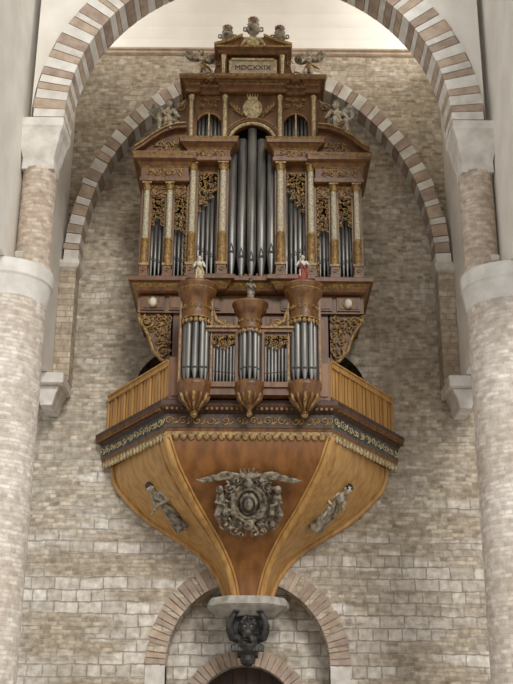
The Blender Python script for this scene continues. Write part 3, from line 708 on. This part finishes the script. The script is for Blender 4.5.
# =================================================================== FIGURES
def fan_wing(mb, s, root, spread, up, m, n=9, back=.05):
    root = Vector(root)
    for layer, (cnt, ln, wd) in enumerate(((n, 1.0, .085), (n-2, .68, .075), (n-4, .4, .07))):
        for i in range(cnt):
            t = i/(cnt-1); ang = math.radians(up-t*spread); L = ln*.5*(1-.45*t*t)
            d = Vector((s*math.cos(ang), .12, math.sin(ang))); d.normalize()
            side = d.cross(Vector((0, 1, 0))).normalized(); nrm = d.cross(side)
            Rm = Matrix((d, nrm, side)).transposed()
            mb.ell(root+d*L*.5+Vector((0, back-.018*layer, 0)), (L*.5, .014, wd*.5), m, Rm, 8, 5)
    mb.tube([root, root+Vector((s*.12, .05, .08)), root+Vector((s*.3*math.cos(math.radians(up)), .05, .3*math.sin(math.radians(up))))], [.035, .035, .02], m, 6)
def figure(name, M, m, hand, elbow, knee, foot, robe=False, wings=None, robe_m=None, headtilt=(0, 0), parent=None, voxel=.012, hairm=None, pelvis=.5, wing_m=None):
    """human figure, unit height; hand/elbow/knee/foot = (left, right) joint positions; front is -Y"""
    b = MB(); dz = pelvis-.5
    V = lambda x, y, z: (x, y, z+dz)
    b.ell(V(0, 0, .5), (.095, .075, .08), m); b.ell(V(0, -.005, .6), (.08, .065, .1), m); b.ell(V(0, -.005, .71), (.105, .072, .09), m)
    b.tube([V(0, 0, .74), V(0, -.01, .84)], [.045, .035], m, 10)
    hxx, hy = headtilt; hc = Vector(V(hxx, -.02+hy, .91))
    b.ell(hc, (.066, .078, .088), m, seg=14, rings=10); b.ell(hc+Vector((0, -.03, -.045)), (.042, .045, .038), m)
    b.ell(hc+Vector((0, -.083, -.01)), (.012, .018, .022), m); b.ell(hc+Vector((0, -.07, -.055)), (.02, .012, .01), m)
    b.tube([hc+Vector((-.035, -.068, .02)), hc+Vector((0, -.08, .022)), hc+Vector((.035, -.068, .02))], .011, m, 6)
    for k, s in ((0, -1), (1, 1)):
        sh = Vector(V(s*.11, 0, .765)); el = Vector(elbow[k]); ha = Vector(hand[k])
        b.ell(sh, .045, m); b.tube([sh, sh.lerp(el, .5), el], [.045, .04, .031], m, 10)
        b.tube([el, el.lerp(ha, .4), ha], [.032, .031, .019], m, 10); b.ell(ha, (.024, .018, .028), m)
        hp = Vector(V(s*.05, 0, .48)); kn = Vector(knee[k]); ft = Vector(foot[k])
        b.ell(hp, .065, m); b.tube([hp, hp.lerp(kn, .5), kn], [.07, .06, .045], m, 10)
        b.tube([kn, kn.lerp(ft, .35), ft], [.044, .044, .025], m, 10); b.tube([ft, ft+Vector((0, -.07, -.015))], [.028, .02], m, 8)
        b.ell(hc+Vector((s*.068, 0, -.01)), (.012, .018, .024), m)
    out = MB(); remesh_into(out, b, voxel, m)
    for k, s in ((0, -1), (1, 1)):
        ha = Vector(hand[k]); d = (ha-Vector(elbow[k])).normalized(); sd = d.cross(Vector((0, 1, 0)))
        if sd.length < .1: sd = Vector((1, 0, 0))
        sd.normalize()
        for q in range(4):
            L = (.045, .052, .05, .038)[q]; o_ = ha+sd*(q-1.5)*.012+d*.015
            out.tube([o_, o_+d*L*.6, o_+d*L+Vector((0, -.012, 0))], [.0065, .006, .004], m, 5)
        out.tube([ha-sd*.018, ha-sd*.036+d*.025], [.008, .005], m, 5)
        out.ell(hc+Vector((s*.026, -.073, .005)), (.011, .006, .007), m, seg=6, rings=4)
    rnd = random.Random(3)
    hm = hairm or m
    for k in range(34):
        a_ = rnd.uniform(0, 2*PI); ph = rnd.uniform(.0, 1.5)
        p = Vector((.068*math.sin(ph)*math.cos(a_), .08*math.sin(ph)*math.sin(a_), .09*math.cos(ph)))
        if p.y < -.045 and p.z < .055: continue
        out.ell(hc+p, .022, hm, seg=6, rings=4)
    rm = robe_m or m
    if robe:
        seg = 28; prof = [(.085, .045, .66), (.095, .07, .56), (.12, .1, .42), (.135, .12, .25), (.155, .14, .08), (.165, .15, .02)]
        vs = []; fs = []
        for i in range(seg):
            a_ = 2*PI*i/seg
            for j, (rx, ry, z) in enumerate(prof):
                q = 1+.12*math.sin(7*a_+z*3)*(j/5); vs.append((rx*q*math.cos(a_), ry*q*math.sin(a_), z+dz))
        n = len(prof)
        for i in range(seg):
            j = (i+1) % seg
            for t in range(n-1): fs.append((i*n+t, j*n+t, j*n+t+1, i*n+t+1))
        out.add(vs, fs, rm, True)
        out.tube([V(-.1, -.03, .76), V(-.03, -.09, .64), V(.08, -.09, .52), V(.13, -.06, .38), V(.12, -.05, .22)], [.03, .03, .04, .045, .02], rm, 6, flat=.6)
    else:
        seg = 24; prof = [(.1, .085, .56), (.115, .095, .5), (.12, .1, .44), (.125, .1, .38)]
        vs = []; fs = []; n = 4
        for i in range(seg):
            a_ = 2*PI*i/seg
            for j, (rx, ry, z) in enumerate(prof):
                q = 1+.08*math.sin(6*a_+j); vs.append((rx*q*math.cos(a_), ry*q*math.sin(a_), z+dz+.02*math.sin(3*a_)))
        for i in range(seg):
            j = (i+1) % seg
            for t in range(n-1): fs.append((i*n+t, j*n+t, j*n+t+1, i*n+t+1))
        out.add(vs, fs, rm, True)
        out.tube([V(-.1, -.03, .74), V(0, -.085, .62), V(.09, -.05, .52), V(.2, .02, .5), V(.28, .04, .42)], [.02, .025, .035, .04, .015], rm, 6, flat=.6)
    if wings:
        for s in (-1, 1): fan_wing(out, s, V(s*.05, .07, .74), wings[0], wings[1], wing_m or m)
    out.v = [M @ Vector(v) for v in out.v]
    return out.obj(name, parent, recalc=True)
def TS(x, y, z, s, rz=0): return Matrix.Translation((x-.15, y, z)) @ Matrix.Rotation(rz, 4, 'Z') @ Matrix.Scale(s, 4)
kn0 = ((-.07, -.05, .27), (.08, -.03, .27)); ft0 = ((-.07, 0, .03), (.09, .0, .03))
for s in (-1, 1):
    hand = ((-.3, -.2, .8), (.12, -.28, .72)) if s < 0 else ((-.12, -.28, .72), (.3, -.2, .8))
    elbow = ((-.25, -.02, .68), (.2, -.1, .62)) if s < 0 else ((-.2, -.1, .62), (.25, -.02, .68))
    figure('angel_statue', TS(s*1.38 if s < 0 else 1.5, 1.05, 16.74, 1.0, -s*.25), 'carved_pale', hand, elbow, ((-.09, -.1, .27), (.08, -.03, .27)), ft0, wings=(48, 50), headtilt=(s*.02, 0), robe_m='gilt', wing_m='carved_grey', hairm='carved_grey')
for s in (-1, 1):
    hand = ((-.33, -.12, .66), (.24, -.2, .5)) if s < 0 else ((-.24, -.2, .5), (.33, -.12, .66))
    elbow = ((-.25, -.02, .58), (.24, -.02, .58))
    figure('angel_statue', TS(s*2.22, .95, 14.93, 1.3, s*.2), 'carved_pale', tuple((x, y, z-.1) for x, y, z in hand), tuple((x, y, z-.1) for x, y, z in elbow),
           ((-.11, -.22, .40), (.11, -.22, .36)), ((-.1, -.2, .13), (.14, -.24, .1)), wings=(55, 52), headtilt=(-s*.03, -.01), pelvis=.4, robe_m='gilt_pale', wing_m='carved_grey', hairm='carved_grey')
figure('saint_statuette', TS(-1.2, -.45, 10.24, .72), 'painted_white', ((-.2, -.16, .62), (.12, -.17, .6)), ((-.2, -.02, .58), (.19, -.03, .58)), kn0, ft0, robe=True, robe_m='gilt_pale', hairm='painted_red')
figure('saint_statuette', TS(1.22, -.45, 10.24, .76), 'painted_white', ((-.12, -.17, .64), (.22, -.18, .7)), ((-.2, -.03, .58), (.22, -.02, .6)), kn0, ft0, robe=True, robe_m='painted_red', hairm='carved_black')
figure('saint_statuette', TS(0, -.45, 9.77, .62), 'carved_grey', ((-.15, -.17, .6), (.15, -.17, .6)), ((-.22, -.03, .56), (.22, -.03, .56)), kn0, ft0, robe=True, robe_m='carved_grey', hairm='wood_dark')
for s in (-1, 1):
    feet_ = Vector((s*1.5, 2.02, 4.98)); head_ = Vector((s*2.4, 1.6, 5.98))
    zax = (head_-feet_); L = zax.length; zax.normalize()
    nrm = Vector((s*.55, -.6, -.5)); nrm = (nrm-zax*nrm.dot(zax)).normalized(); yax = -nrm; xax = yax.cross(zax)
    M = Matrix.Translation(feet_+Vector((-.15, 0, 0))+nrm*.0) @ Matrix((xax, yax, zax)).transposed().to_4x4() @ Matrix.Scale(L, 4)
    figure('carved_herald_figure', M, 'carved_pale', ((-.2, -.14, .56), (.05, -.17, .62)), ((-.21, -.02, .56), (.2, -.05, .58)), kn0, ft0, robe=True, robe_m='carved_grey', wings=(40, -40), wing_m='carved_grey', hairm='carved_black')

# ---- coat of arms on the front of the bracket
e = MB()
e.ell((0, -.1, 0), (.2, .1, .27), 'carved_grey', seg=16, rings=10)
for rx, rz, r_ in ((.27, .34, .04), (.36, .43, .045)):
    e.tube([(rx*math.cos(t*PI/12), -.1, rz*math.sin(t*PI/12)) for t in range(25)], r_, 'carved_grey', 8)
e.prism_xz([(-.5, -.62), (.5, -.62), (.62, -.3), (.5, .2), (.45, .5), (-.45, .5), (-.5, .2), (-.62, -.3)], -.03, .06, 'carved_grey')
for s in (-1, 1):
    for (x, z, r_) in ((.42, .38, .14), (.52, -.48, .17), (.3, -.62, .15), (.5, -.2, .1), (.25, .55, .12), (.14, -.72, .1)):
        scroll(e, s*x, z, r_, -.1, 'carved_grey', s, 1, 1.4, .08)
    e.ell((s*.62, -.18, .36), (.085, .085, .1), 'carved_grey'); e.ell((s*.6, -.13, .12), (.11, .1, .17), 'carved_grey')
    e.tube([(s*.58, -.16, .22), (s*.7, -.25, .1), (s*.5, -.25, .02)], [.05, .045, .035], 'carved_grey', 8)
    e.tube([(s*.58, -.12, 0), (s*.68, -.24, -.2), (s*.62, -.14, -.42)], [.08, .07, .04], 'carved_grey', 8)
    e.tube([(s*.52, -.12, 0), (s*.5, -.2, -.2), (s*.5, -.14, -.4)], [.07, .06, .04], 'carved_grey', 8)
    for k in range(7):
        e.tube([(s*.15, -.12, .66), (s*(.5+.08*k), -.1, .72-.035*k+.02*(k % 2)), (s*(.62+.085*k), -.08, .66-.02*k)], [.045, .04, .02], 'carved_grey', 6)
e.ell((0, -.18, .52), (.1, .1, .1), 'carved_grey'); e.ell((0, -.13, .66), (.2, .09, .08), 'carved_grey')
for k in range(5): e.tube([(-.14+.07*k, -.14, .66), (-.2+.1*k, -.14, .84)], [.035, .02], 'carved_grey', 6)
e.ell((0, -.16, -.5), (.12, .1, .12), 'carved_grey')
rr = random.Random(9)
for k in range(46):
    a_ = rr.uniform(0, 6.28); q = rr.uniform(.42, .62)
    leaf(e, q*math.cos(a_)*.95, q*math.sin(a_)*1.05, -.09, rr.uniform(0, 6.28), .16, .06, 'carved_grey', .06)
out = MB(); remesh_into(out, e, .013, 'carved_grey', 1)
out.ell((0, -.16, 0), (.15, .06, .21), 'carved_black', seg=16, rings=8)
out.ell((0, -.18, .02), (.1, .06, .15), 'carved_grey', seg=16, rings=8)
M = Matrix.Translation((-.15, .78, 5.38)) @ Matrix.Rotation(math.radians(38), 4, 'X') @ Matrix.Scale(1.06, 4)
out.v = [M @ Vector(v) for v in out.v]
out.obj('carved_coat_of_arms')

# ---- atlas bust under the slab
b = MB(); m = 'carved_black'
b.ell((0, 2.2, 2.72), (.19, .2, .24), m, seg=16, rings=12)
b.ell((0, 2.05, 2.6), (.12, .11, .12), m)
b.ell((0, 2.0, 2.7), (.035, .06, .06), m); b.tube([(0, 2.02, 2.8), (0, 1.96, 2.68)], [.02, .035], m)
b.tube([(-.12, 2.05, 2.8), (-.06, 2.0, 2.82), (0, 2.02, 2.79), (.06, 2.0, 2.82), (.12, 2.05, 2.8)], .03, m)
for s in (-1, 1):
    b.ell((s*.09, 2.06, 2.68), (.05, .05, .045), m)
    b.tube([(0, 1.98, 2.61), (s*.07, 2.0, 2.6), (s*.13, 2.07, 2.55)], [.03, .035, .015], m)
    b.ell((s*.19, 2.2, 2.7), (.03, .05, .07), m)
    b.tube([(s*.2, 2.35, 2.5), (s*.36, 2.25, 2.52), (s*.43, 2.15, 2.7)], [.12, .11, .09], m, 10)
    b.tube([(s*.43, 2.15, 2.7), (s*.38, 2.1, 2.9), (s*.3, 2.08, 3.05)], [.09, .08, .06], m, 10)
    b.ell((s*.28, 2.08, 3.08), (.09, .09, .05), m)
    for q in range(4): b.tube([(s*(.22+.04*q), 2.04, 3.09), (s*(.2+.045*q), 1.95, 3.07)], [.022, .018], m, 6)
    for q in range(5):
        b.tube([(s*.08*q/2, 2.12, 2.36), (s*(.05+.075*q), 2.1, 2.28), (s*(.06+.07*q), 2.05, 2.18)], [.05, .06, .03], m, 6)
b.ell((0, 2.4, 2.45), (.3, .26, .2), m); b.ell((0, 2.45, 2.3), (.24, .24, .2), m)
b.box(-.4, .4, 2.4, 2.99, 2.5, 3.1, m); b.box(-.25, .25, 2.5, 2.99, 2.1, 2.6, m)
b.lathe(0, 2.25, [(.05, 1.86), (.15, 1.92), (.18, 2.02), (.14, 2.1), (.24, 2.2), (.3, 2.34)], m, 16)
rr = random.Random(4)
for k in range(60):
    a_ = rr.uniform(0, 2*PI); ph = rr.uniform(0, 1.6)
    p = (.2*math.sin(ph)*math.cos(a_), .21*math.sin(ph)*math.sin(a_), .25*math.cos(ph))
    if p[1] < -.12 and p[2] < .15: continue
    b.ell((p[0], 2.2+p[1], 2.73+p[2]), .045, m, seg=6, rings=4)
for k in range(26):
    x = rr.uniform(-.13, .13); z = rr.uniform(2.32, 2.54)
    scroll(b, x, z, .045, 2.0+abs(x)*.3, m, 1, k, 1.0)
out = MB(); remesh_into(out, b, .013, m, 1)
for s in (-1, 1): out.ell((s*.07, 2.03, 2.745), (.03, .02, .02), 'carved_grey', seg=8, rings=6)
o = out.obj('atlas_bust'); o.location.x = -.15

organ.location.x = -.15

# lift everything so that the floor is z = 0
for o in sc.objects:
    if o.parent is None: o.location.z += ZS

# =================================================================== CAMERA / LIGHT
cam = bpy.data.cameras.new('camera'); co = bpy.data.objects.new('camera', cam); sc.collection.objects.link(co)
cam.sensor_width = 36; cam.lens = 57.9; cam.clip_end = 200
co.matrix_world = Matrix.Translation((0, -24, ZS)) @ Matrix.Rotation(math.radians(90+20.5), 4, 'X') @ Matrix.Rotation(math.radians(.43), 4, 'Z')
sc.camera = co
wd = bpy.data.worlds.new('daylight'); sc.world = wd; wd.use_nodes = True
bg = wd.node_tree.nodes['Background']; bg.inputs[0].default_value = (.98, .985, 1, 1); bg.inputs[1].default_value = .82
def area(name, loc, target, size, power, col=(1, 1, 1)):
    l = bpy.data.lights.new(name, 'AREA'); l.shape = 'RECTANGLE'; l.size = size[0]; l.size_y = size[1]; l.energy = power; l.color = col
    o = bpy.data.objects.new(name, l); sc.collection.objects.link(o); o.location = loc
    o.rotation_euler = (Vector(target)-Vector(loc)).to_track_quat('-Z', 'Y').to_euler(); return o
area('clerestory_window_light', (-6.4, 0, 22), (1, .5, 20), (4, 2), 160, (1, .98, .95))
area('clerestory_window_light', (6.4, 0, 22), (-1, .5, 20), (4, 2), 260, (1, .98, .95))
sun = bpy.data.lights.new('sun', 'SUN'); sun.energy = 1.9; sun.angle = math.radians(18); sun.color = (1, .98, .95)
so = bpy.data.objects.new('sun', sun); sc.collection.objects.link(so)
so.rotation_euler = Vector((-.32, 1, -.55)).to_track_quat('-Z', 'Y').to_euler()
